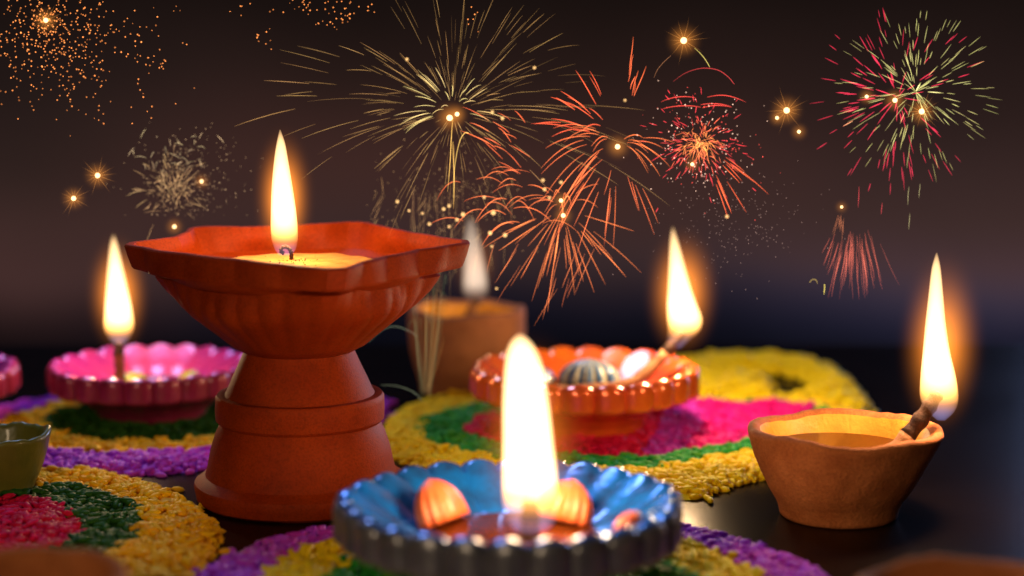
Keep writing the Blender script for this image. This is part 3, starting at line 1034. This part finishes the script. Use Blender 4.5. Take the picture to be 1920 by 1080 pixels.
# ------------------------------------------------------------------ fireworks
def glow_mat(name):
    m, t = new_mat(name)
    L = t.links
    at = N(t, 'ShaderNodeAttribute', attribute_name='glow')
    e = N(t, 'ShaderNodeEmission')
    L.new(at.outputs['Color'], e.inputs['Color'])
    e.inputs['Strength'].default_value = 1.0
    tr = N(t, 'ShaderNodeBsdfTransparent')
    ad = N(t, 'ShaderNodeAddShader')
    L.new(e.outputs[0], ad.inputs[0])
    L.new(tr.outputs[0], ad.inputs[1])
    o = N(t, 'ShaderNodeOutputMaterial')
    L.new(ad.outputs[0], o.inputs['Surface'])
    return m


SPARK = glow_mat('burning_spark')
K = .000242          # metres to one step of the firework drawings below


def at(x, y, Y):
    """A point of the upright plane at distance Y, from steps across and down the view."""
    u, v = (x - 960) / 3800, -(y - 540) / 3800
    c, s_ = math.cos(rad(8.3)), math.sin(rad(8.3))
    t = Y / (c + v * s_)
    return Vector((u * t, Y, .217 + (-s_ + v * c) * t))


def glow_attr(me, cols):
    a = me.attributes.new('glow', 'FLOAT_COLOR', 'POINT')
    a.data.foreach_set('color', np.array([(*c, 1) for c in cols], np.float32).ravel())


def trail_mesh(pts, w, col, fade):
    """A tapering streak; fade(s) says how bright it burns along its length."""
    n = len(pts)
    rr = [w * .43 * K * (.35 + .65 * math.sin(math.pi * min(1, .15 + .85 * i / (n - 1))) ** .6) for i in range(n)]
    V, F = tube_data(pts, rr, 5)
    me = mesh_np('spark_trail', V, F, SPARK)
    cols = []
    for i in range(n):
        f = fade(i / (n - 1))
        cols += [tuple(c * f * .88 for c in col)] * 5
    glow_attr(me, cols)
    return me


def dots_mesh(name, dots):
    """dots: (point, radius, colour), one small eight-sided bead each."""
    V, F, C = [], [], []
    for p, r, c in dots:
        b = len(V)
        V += [p + Vector(q) * r for q in ((1, 0, 0), (-1, 0, 0), (0, 1, 0), (0, -1, 0), (0, 0, 1), (0, 0, -1))]
        F += [(b + i, b + j, b + k) for i, j, k in ((0, 2, 4), (2, 1, 4), (1, 3, 4), (3, 0, 4), (2, 0, 5), (1, 2, 5), (3, 1, 5), (0, 3, 5))]
        C += [c] * 6
    me = mesh_np(name, V, F, SPARK)
    glow_attr(me, C)
    return me


FG = 'fireworks in the night sky'


def firework(label, x, y, Y, name='firework_burst'):
    return thing(name, label, 'firework', at(x, y, Y), FG)


def streak(parent, ang, L0, s0, s1, sag, w, col, dz=None, bend=0.0, fade=None, org=(0, 0)):
    """One streak of a burst: leaves at angle ang (degrees from the right, upwards), drawn from s0 to s1 of its way L0, sagging by sag."""
    a = rad(ang)
    dz = R.uniform(-.3, .3) if dz is None else dz
    pts = []
    n = 11
    ph, am = R.uniform(0, 6.3), R.uniform(.2, 1.1) * min(1, L0 / 90)
    for i in range(n):
        s_ = s0 + (s1 - s0) * i / (n - 1)
        b = a + bend * s_ * s_
        wv = am * math.sin(ph + 7 * s_)
        pts.append(Vector(((org[0] + math.cos(b) * L0 * s_ + wv) * K, dz * L0 * s_ * K * .35, (org[1] + math.sin(b) * L0 * s_ - sag * s_ * s_) * K)))
    o = link('spark_trail', trail_mesh(pts, w, col, fade or (lambda q: .25 + .75 * math.sin(math.pi * (.1 + .8 * q)))), parent)
    return o


def var(c, a=.25):
    k = R.uniform(1 - a, 1 + a)
    return tuple(max(0, x * k * R.uniform(.95, 1.05)) for x in c)


# --- shower of orange sparks, top left
def shower():
    t = firework('dense shower of orange ember dots in the top left corner', 86, 38, .885, 'spark_shower')
    dots = []
    o0 = at(86, 38, .885)

    def add(x, y, r=None):
        if y > 272 or x < -120:
            return
        p = at(x, y, .885) - o0
        p.y += R.uniform(-.008, .008)
        b = R.uniform(.35, 1.5)
        dots.append((p, K * (r or R.uniform(.9, 1.7)), (.75 * b, .22 * b, .05 * b)))
    for i in range(460):
        a = R.uniform(0, 2 * math.pi)
        q = abs(R.gauss(0, 1)) * 92 + 6
        add(86 + math.cos(a) * q * 1.05, 45 + math.sin(a) * q * .95)
    for i in range(150):
        x, y = R.gauss(95, 105), R.gauss(110, 55)
        m = R.randint(1, 3)
        for k in range(m):
            add(x + R.uniform(-1.5, 1.5), y + k * R.uniform(5, 11))
    for (cx, cy, sx, sy, m) in ((570, 10, 16, 12, 20), (640, 18, 16, 22, 30), (606, 30, 10, 18, 9), (505, 70, 4, 32, 8), (483, 68, 3, 14, 5), (440, 15, 25, 12, 8), (690, 12, 12, 10, 6), (320, 12, 8, 10, 4), (345, 78, 12, 5, 2), (885, 30, 10, 18, 7), (280, 60, 20, 50, 8)):
        for k in range(m):
            add(R.gauss(cx, sx), R.gauss(cy, sy))
    o = link('spark_dots', dots_mesh('spark_dots', dots), t)
    o['kind'] = 'stuff'


shower()


# --- wide golden willow, top middle
def willow():
    t = firework('wide golden willow firework with fine arching trails, top middle', 850, 215, .885)
    gold = (.50, .27, .085)
    for i in range(250):
        ang = R.uniform(-10, 190) if R.random() < .72 else R.uniform(190, 350)
        up = math.sin(rad(ang))
        L0 = R.uniform(200, 330) * ((1.0 + .25 * abs(math.cos(rad(ang)))) if up > -.2 else .62)
        if R.random() < .3:
            L0 *= .5
        s0 = R.uniform(.16, .78)
        s1 = min(1.0, s0 + R.uniform(.14, .34))
        k = R.uniform(.15, .95)
        streak(t, ang, L0, s0, s1, R.uniform(30, 120) * (L0 / 260) * (.35 + .65 * abs(math.cos(rad(ang)))), R.uniform(.5, .95), var(tuple(c * k for c in gold)))
    for i in range(26):          # bright curled tips close to the heart
        ang = R.uniform(10, 175)
        streak(t, ang, R.uniform(50, 130), .45, 1.0, R.uniform(20, 50), R.uniform(.9, 1.3), var((.85, .62, .22)))
    for (ang, L0, s0, s1, sag) in ((265, 120, .05, 1, 20), (270, 160, .3, 1, 10)):
        streak(t, ang, L0, s0, s1, sag, 1.4, (1.0, .55, .12))
    pts = [at(x, y, .885) - at(850, 215, .885) for x, y in ((879, 250), (872, 249), (863, 262), (856, 290), (851, 330), (850, 372))]
    link('spark_trail', trail_mesh([Vector(p) for p in spline(pts, 16)], 1.6, (1.0, .60, .14), lambda q: 1 - .75 * q), t)


willow()


# --- orange red palm, middle right
def palm():
    t = firework('orange red palm firework with thick drooping fronds, middle of the sky', 1158, 275, .885)
    red = (1.0, .14, .04)
    for i in range(16):
        streak(t, R.uniform(102, 168), R.uniform(110, 215), R.uniform(.40, .62), R.uniform(.85, 1.0), R.uniform(30, 110), R.uniform(1.2, 2.1), var((1.1, .13, .045)))
    for i in range(20):
        streak(t, R.uniform(120, 215), R.uniform(70, 165), R.uniform(.30, .55), R.uniform(.9, 1.0), R.uniform(50, 130), R.uniform(1.1, 1.9), var((1.0, .18, .05)))
    for i in range(10):
        streak(t, R.uniform(8, 60), R.uniform(60, 120), R.uniform(.25, .5), 1.0, R.uniform(40, 80), R.uniform(1.0, 1.7), var((1.0, .20, .05)))
    for i in range(13):
        streak(t, R.uniform(215, 345), R.uniform(90, 200), R.uniform(.35, .6), R.uniform(.8, 1.0), R.uniform(5, 50), R.uniform(.9, 1.6), var((.95, .17, .05), .4))
    for i in range(6):           # the plume standing up to the right
        x0, y0 = R.uniform(18, 34), R.uniform(85, 130)
        streak(t, R.uniform(66, 90), R.uniform(30, 75), .0, 1.0, R.uniform(-4, 22), R.uniform(1.1, 1.8), var((1.0, .16, .05)), org=(x0, y0))


palm()


# --- second orange burst with long trails falling, below the first
def spider():
    t = firework('orange spider firework with long falling legs above the rear cup', 1055, 392, .888)
    for i in range(34):
        ang = R.uniform(195, 345)
        streak(t, ang, R.uniform(80, 190), R.uniform(.2, .5), R.uniform(.8, 1.0), R.uniform(0, 40), R.uniform(.9, 1.6), var((1.0, .22, .055), .35))
    for i in range(14):
        streak(t, R.uniform(30, 150), R.uniform(40, 120), R.uniform(.2, .45), 1.0, R.uniform(40, 100), R.uniform(1.1, 1.8), var((1.0, .20, .05)))
    for i in range(20):          # flat arcs drifting off to the left
        x0, y0 = R.uniform(-195, -30), R.uniform(-30, 75)
        streak(t, R.uniform(130, 170) if R.random() < .5 else R.uniform(10, 50), R.uniform(35, 85), .0, 1.0, R.uniform(25, 65), R.uniform(.9, 1.7), var((1.0, .19, .05)), org=(x0, y0))
    for i in range(16):          # steep strokes further left, up to the willow
        x0, y0 = R.uniform(-150, -40), R.uniform(60, 180)
        streak(t, R.uniform(115, 150), R.uniform(30, 60), .0, 1.0, R.uniform(4, 14), R.uniform(1.0, 1.7), var((1.0, .16, .05)), org=(x0, y0))
    for i in range(14):
        x0, y0 = R.uniform(-130, 60), R.uniform(-150, -60)
        streak(t, R.uniform(235, 260), R.uniform(40, 90), .0, 1.0, R.uniform(-8, 8), R.uniform(.6, 1.0), var((.75, .17, .05), .3), org=(x0, y0))


spider()


# --- compact red burst with white specks
def chrysanthemum():
    t = firework('compact red chrysanthemum firework peppered with white specks', 1312, 268, .885)
    for i in range(270):
        q = abs(R.gauss(0, 1))
        L0 = 10 + 40 * q
        hot = max(0, 1 - q / 1.1)
        ang = R.uniform(0, 360)
        streak(t, ang, L0, max(.15, 1 - R.uniform(8, 18) / L0), 1.0, R.uniform(0, 10), R.uniform(.8, 1.4), var((.85, .04 + .24 * hot, .055), .3), org=(R.gauss(0, 11), R.gauss(0, 8)))
    for i in range(12):
        streak(t, R.uniform(285, 340), R.uniform(90, 150), R.uniform(.45, .6), R.uniform(.8, 1), R.uniform(5, 30), R.uniform(1, 1.5), var((1.0, .13, .04)))
    for k in range(5):
        streak(t, R.uniform(160, 175) if k % 2 else R.uniform(5, 20), R.uniform(50, 75), 0, 1.0, R.uniform(12, 30), 1.5, (.95, .07, .05), org=(R.uniform(-10, 15), R.uniform(62, 85)))
    arc = [at(x, y, .885) - at(1312, 268, .885) for x, y in ((1262, 153), (1285, 137), (1315, 128), (1345, 131), (1365, 144), (1377, 158))]
    link('spark_trail', trail_mesh([Vector(p) for p in spline(arc, 18)], 1.4, (.75, .06, .06), lambda q: .2 + .8 * q), t)
    dots = []
    for i in range(230):
        a, q = R.uniform(0, 2 * math.pi), 40 + abs(R.gauss(0, 1)) * 42
        b = R.uniform(.15, .9)
        dots.append((Vector((math.cos(a) * q * K, R.uniform(-.006, .006), math.sin(a) * q * .85 * K)), K * R.uniform(.8, 1.6), (1.0 * b, .62 * b, .45 * b) if R.random() < .6 else (.9 * b, .08 * b, .06 * b)))
    for i in range(260):         # the dust falling below it
        b = R.uniform(.05, .22)
        dots.append((Vector((R.gauss(60, 70) * K, R.uniform(-.006, .006), R.gauss(-150, 45) * K)), K * R.uniform(.7, 1.2), (.9 * b, .55 * b, .45 * b)))
    o = link('spark_dots', dots_mesh('spark_dots', dots), t)
    o['kind'] = 'stuff'


chrysanthemum()


# --- red and pale green burst, top right
def peony():
    t = firework('round firework of short red and pale green dashes, top right', 1700, 178, .885)
    n = 0
    for i in range(360):
        green = R.random() < .52
        ang = R.uniform(0, 360)
        q = R.random() ** (.9 if green else .62)
        ox, oy = (16, 6) if green else (-16, -4)
        L0 = (150 if green else 165) * q + 8
        if not green and math.cos(rad(ang)) > .35 and R.random() < .4:
            continue
        ln = R.uniform(14, 34)
        s0 = max(.05, 1 - ln / L0)
        col = (.55, .50, .17) if green else (.74, .028, .070)
        k = 1.1 - .6 * q
        streak(t, ang, L0, s0, 1.0, R.uniform(0, 16) * q, R.uniform(1.0, 1.5) if green else R.uniform(1.3, 2.2), var(tuple(c * k for c in col), .3), org=(ox, oy))
        n += 1
        if n > 292:
            break
    for (x, y, h) in ((1611, 350, 38), (1654, 380, 22), (1704, 350, 34), (1706, 400, 30), (1725, 345, 26)):
        p = at(x, y, .885) - at(1700, 178, .885)
        streak(t, 268, h, 0, 1, 0, 1.0, (.6, .05, .06) if x < 1700 else (.36, .32, .14), org=(p.x / K, p.z / K))


peony()


# --- pale golden tree of sparks behind the left rim of the lamp
def tree():
    t = firework('pale gold fountain of fine branching sparks rising behind the left rim of the terracotta lamp', 325, 405, .918)
    kk = .918 / .92
    for i in range(170):
        ang = R.gauss(90, 34)
        L0 = R.uniform(45, 150) * (.65 + .35 * abs(math.sin(rad(ang)))) * kk
        s0 = R.uniform(.15, .7)
        streak(t, ang, L0, s0, min(1, s0 + R.uniform(.15, .35)), R.uniform(30, 85), R.uniform(.5, .9), var((.50, .29, .12), .6), org=(R.gauss(0, 6), R.uniform(0, 60)))
    for i in range(30):
        x0, y0 = R.gauss(0, 40), R.uniform(80, 150)
        streak(t, R.uniform(30, 150), R.uniform(10, 28), 0, 1, R.uniform(5, 14), R.uniform(.6, 1.0), var((.6, .42, .22), .4), org=(x0, y0))
    dots = []
    for i in range(300):
        b = R.uniform(.08, .5)
        dots.append((Vector((R.gauss(40, 52) * K, R.uniform(-.006, .006), R.gauss(70, 45) * K)), K * R.uniform(.6, 1.2), (.9 * b, .55 * b, .28 * b)))
    dots = [d for d in dots if d[0].z > -10 * K]
    o = link('spark_dots', dots_mesh('spark_dots', dots), t)
    o['kind'] = 'stuff'


tree()


# --- greenish sparkler fountain beside the lamp foot
def fountain():
    t = firework('pale green fountain of thin sparks standing between the lamp and the rear cup', 798, 742, .93, 'firework_fountain')
    o0 = at(798, 742, .93)
    for i in range(26):
        x1, y1 = R.uniform(772, 840), R.uniform(500, 640)
        x0 = 798 + (x1 - 798) * .18 + R.uniform(-5, 5)
        hook = R.uniform(-16, 16)
        pts = [(x0, R.uniform(725, 745)), (x0 + (x1 - x0) * .5 + R.uniform(-4, 4), (742 + y1) / 2), (x1, y1)]
        if R.random() < .5:
            pts += [(x1 + hook * .6, y1 - 5), (x1 + hook, y1 + 8)]
        q = R.random()
        col = (.085, .10, .045) if q < .55 else (.17, .085, .025)
        P = [at(x, y, .93 + R.uniform(-.004, .004)) - o0 for x, y in pts]
        link('spark_trail', trail_mesh([Vector(p) for p in spline(P, 16)], R.uniform(.8, 1.25), var(col, .3), lambda q: .5 + .5 * q), t)
    for pts in (((715, 722), (745, 724), (775, 735), (792, 752)), ((690, 642), (715, 620), (740, 612), (770, 622), (782, 632))):
        P = [at(x, y, .93) - o0 for x, y in pts]
        link('spark_trail', trail_mesh([Vector(p) for p in spline(P, 16)], 1.0, (.22, .24, .15), lambda q: .4 + .6 * q), t)
    for i in range(26):          # long faint verticals above the fountain
        x, y, h = R.uniform(760, 900), R.uniform(330, 520), R.uniform(40, 130)
        p = at(x, y, .93) - o0
        streak(t, R.uniform(262, 276), h, 0, 1, 0, R.uniform(.5, .8), var((.30, .16, .06), .4), org=(p.x / K, p.z / K))


fountain()


# --- faint red comet tails, right
def comet():
    t = firework('faint red brush of falling comet tails above the clay bowl', 1600, 450, .89)
    for i in range(60):
        x, y = R.gauss(0, 20), R.uniform(-15, 25)
        ang = 270 + x * .55 + R.uniform(-4, 4)
        streak(t, ang, R.uniform(35, 105), R.uniform(0, .3), 1, R.uniform(-6, 4), R.uniform(.6, 1.0), var((.40, .075, .045), .45), org=(x, y))
    for i in range(8):
        streak(t, R.uniform(250, 290), R.uniform(20, 45), 0, 1, 0, .7, (.4, .12, .05), org=(R.uniform(-30, -18), R.uniform(35, 62)))
    for pts, c in ((((1546, 533), (1546, 540), (1545, 552)), (.9, .7, .12)), (((1518, 530), (1523, 524), (1530, 525), (1533, 532)), (.35, .24, .05))):
        P = [at(x, y, .89) - at(1600, 450, .89) for x, y in pts]
        link('spark_trail', trail_mesh([Vector(p) for p in spline(P, 9)], 1.4, c, lambda q: 1), t)


comet()


# --- cluster of yellow flashes beside the lamp's right tip
def glitter():
    t = firework('cluster of yellow white flashes and fine spark dust above the rear cup flame', 870, 400, .925, 'firework_glitter')
    o0 = at(870, 400, .925)
    for (x, y, r) in ((832, 392, 4), (842, 386, 4), (868, 402, 5), (805, 420, 4), (842, 425, 3.5), (857, 412, 4), (792, 400, 3), (925, 399, 6), (919, 437, 5), (947, 441, 5), (745, 378, 4), (767, 395, 3), (1018, 338, 4), (1052, 342, 4),
                      (1021, 355, 4), (1030, 371, 3.5), (908, 370, 3.5), (922, 462, 3), (931, 541, 3), (923, 210, 3.5), (942, 222, 4), (1002, 127, 3.5), (763, 111, 3.5), (1363, 406, 4), (1172, 188, 3)):
        p = at(x, y, .925) - o0
        me = ball('flash', 10, 6, SPARK)
        glow_attr(me, [(.85, .48, .17)] * len(me.vertices))
        o = link('flash', me, t, p)
        o.scale = [r * K * .72] * 3
    dots = []
    for i in range(320):
        x, y = R.gauss(840, 70), R.gauss(385, 50)
        b = R.uniform(.1, .5)
        dots.append((at(x, y, .925) - o0, K * R.uniform(.6, 1.2), (.9 * b, .5 * b, .2 * b)))
    o = link('spark_dots', dots_mesh('spark_dots', dots), t)
    o['kind'] = 'stuff'
    for i in range(60):
        x, y = R.uniform(700, 960), R.uniform(330, 500)
        p = at(x, y, .925) - o0
        streak(t, R.uniform(225, 290), R.uniform(12, 50), 0, 1, 0, R.uniform(.5, .8), var((.36, .20, .07), .5), org=(p.x / K, p.z / K))


glitter()


# --- single bright star sparks
HALO_STAR = halo_mat('painted_star_halo', 110, (1.0, .34, .05), 2.8)


def star(x, y, size, label, Y=.885, rays=True):
    t = thing('star_spark', label, 'spark', at(x, y, Y), 'bright star sparks')
    me = ball('core', 14, 8, SPARK)
    glow_attr(me, [(1.5, .95, .42)] * len(me.vertices))
    o = link('core', me, t)
    o.scale = [size * .72 * K] * 3
    h = link('glow', ball('glow', 16, 10, HALO_STAR), t)  # emissive ball painting the bloom round the spark
    h.scale = [size * K * 5] * 3
    if rays:
        for k in range(14):  # lens diffraction spikes, drawn as thin glowing streaks
            a = 360 * k / 14 + R.uniform(-6, 6)
            streak(t, a, size * R.uniform(3.2, 6.5), .15, 1.0, 0, .55, (.62, .24, .05), dz=0, fade=lambda q: (1 - q) ** 1.4)
    return t


star(86, 38, 6, 'bright white orange spark at the heart of the ember shower', .885)
star(183, 329, 6.5, 'orange star spark left of the lamp flame, the upper of a slanting pair')
star(138, 372, 6, 'orange star spark left of the lamp flame, the lower of a slanting pair')
star(1282, 76, 8, 'large orange star spark at the top with a pale green tail')
star(1475, 207, 7.5, 'orange star spark with long rays, biggest of a trio left of the red green burst')
star(1457, 221, 4.5, 'small orange spark tucked at the lower left of the biggest trio spark', rays=False)
star(1498, 247, 4.5, 'small amber spark, lowest of the trio left of the red and green burst', rays=False)
star(843, 221, 7.5, 'larger white spark at the heart of the golden willow, at its left', .882, False)
star(857, 214, 5.5, 'smaller white spark at the heart of the golden willow, at its right', .882, False)
star(1158, 275, 6.5, 'round amber spark in the middle of the orange red palm', .882, False)
star(1052, 376, 5, 'upper amber spark in the middle of the orange spider burst', .885, False)
star(1056, 404, 5.5, 'lower amber spark in the middle of the orange spider burst', .885, False)
star(1678, 188, 6, 'amber spark inside the red and green burst, left of its brightest spark', .882, False)
star(1728, 209, 7, 'brightest amber spark inside the red and green burst', .882, True)
star(1625, 181, 4.5, 'pinkish small spark on the red side of the red and green burst', .882, False)
star(1298, 308, 4.5, 'amber spark in the lower part of the compact red burst', .882, False)
star(327, 425, 5, 'amber spark at the foot of the pale gold fountain', .918, False)
star(378, 340, 4.5, 'soft amber spark right of the pale gold fountain', .918, False)
star(1578, 388, 3.5, 'tiny orange spark above the faint red comet tails', .89, False)


def tail():
    t = firework('thin pale green tail curving down from the large orange star spark', 1300, 90, .885, 'spark_tail')
    P = [at(x, y, .885) - at(1300, 90, .885) for x, y in ((1302, 90), (1312, 99), (1322, 111), (1331, 126))]
    link('spark_trail', trail_mesh([Vector(p) for p in spline(P, 12)], 1.5, (.75, .6, .14), lambda q: .35 + .65 * q), t)
    P = [at(x, y, .885) - at(1300, 90, .885) for x, y in ((1258, 104), (1243, 118), (1232, 132), (1226, 146))]
    link('spark_trail', trail_mesh([Vector(p) for p in spline(P, 12)], .8, (.3, .12, .05), lambda q: 1), t)


tail()
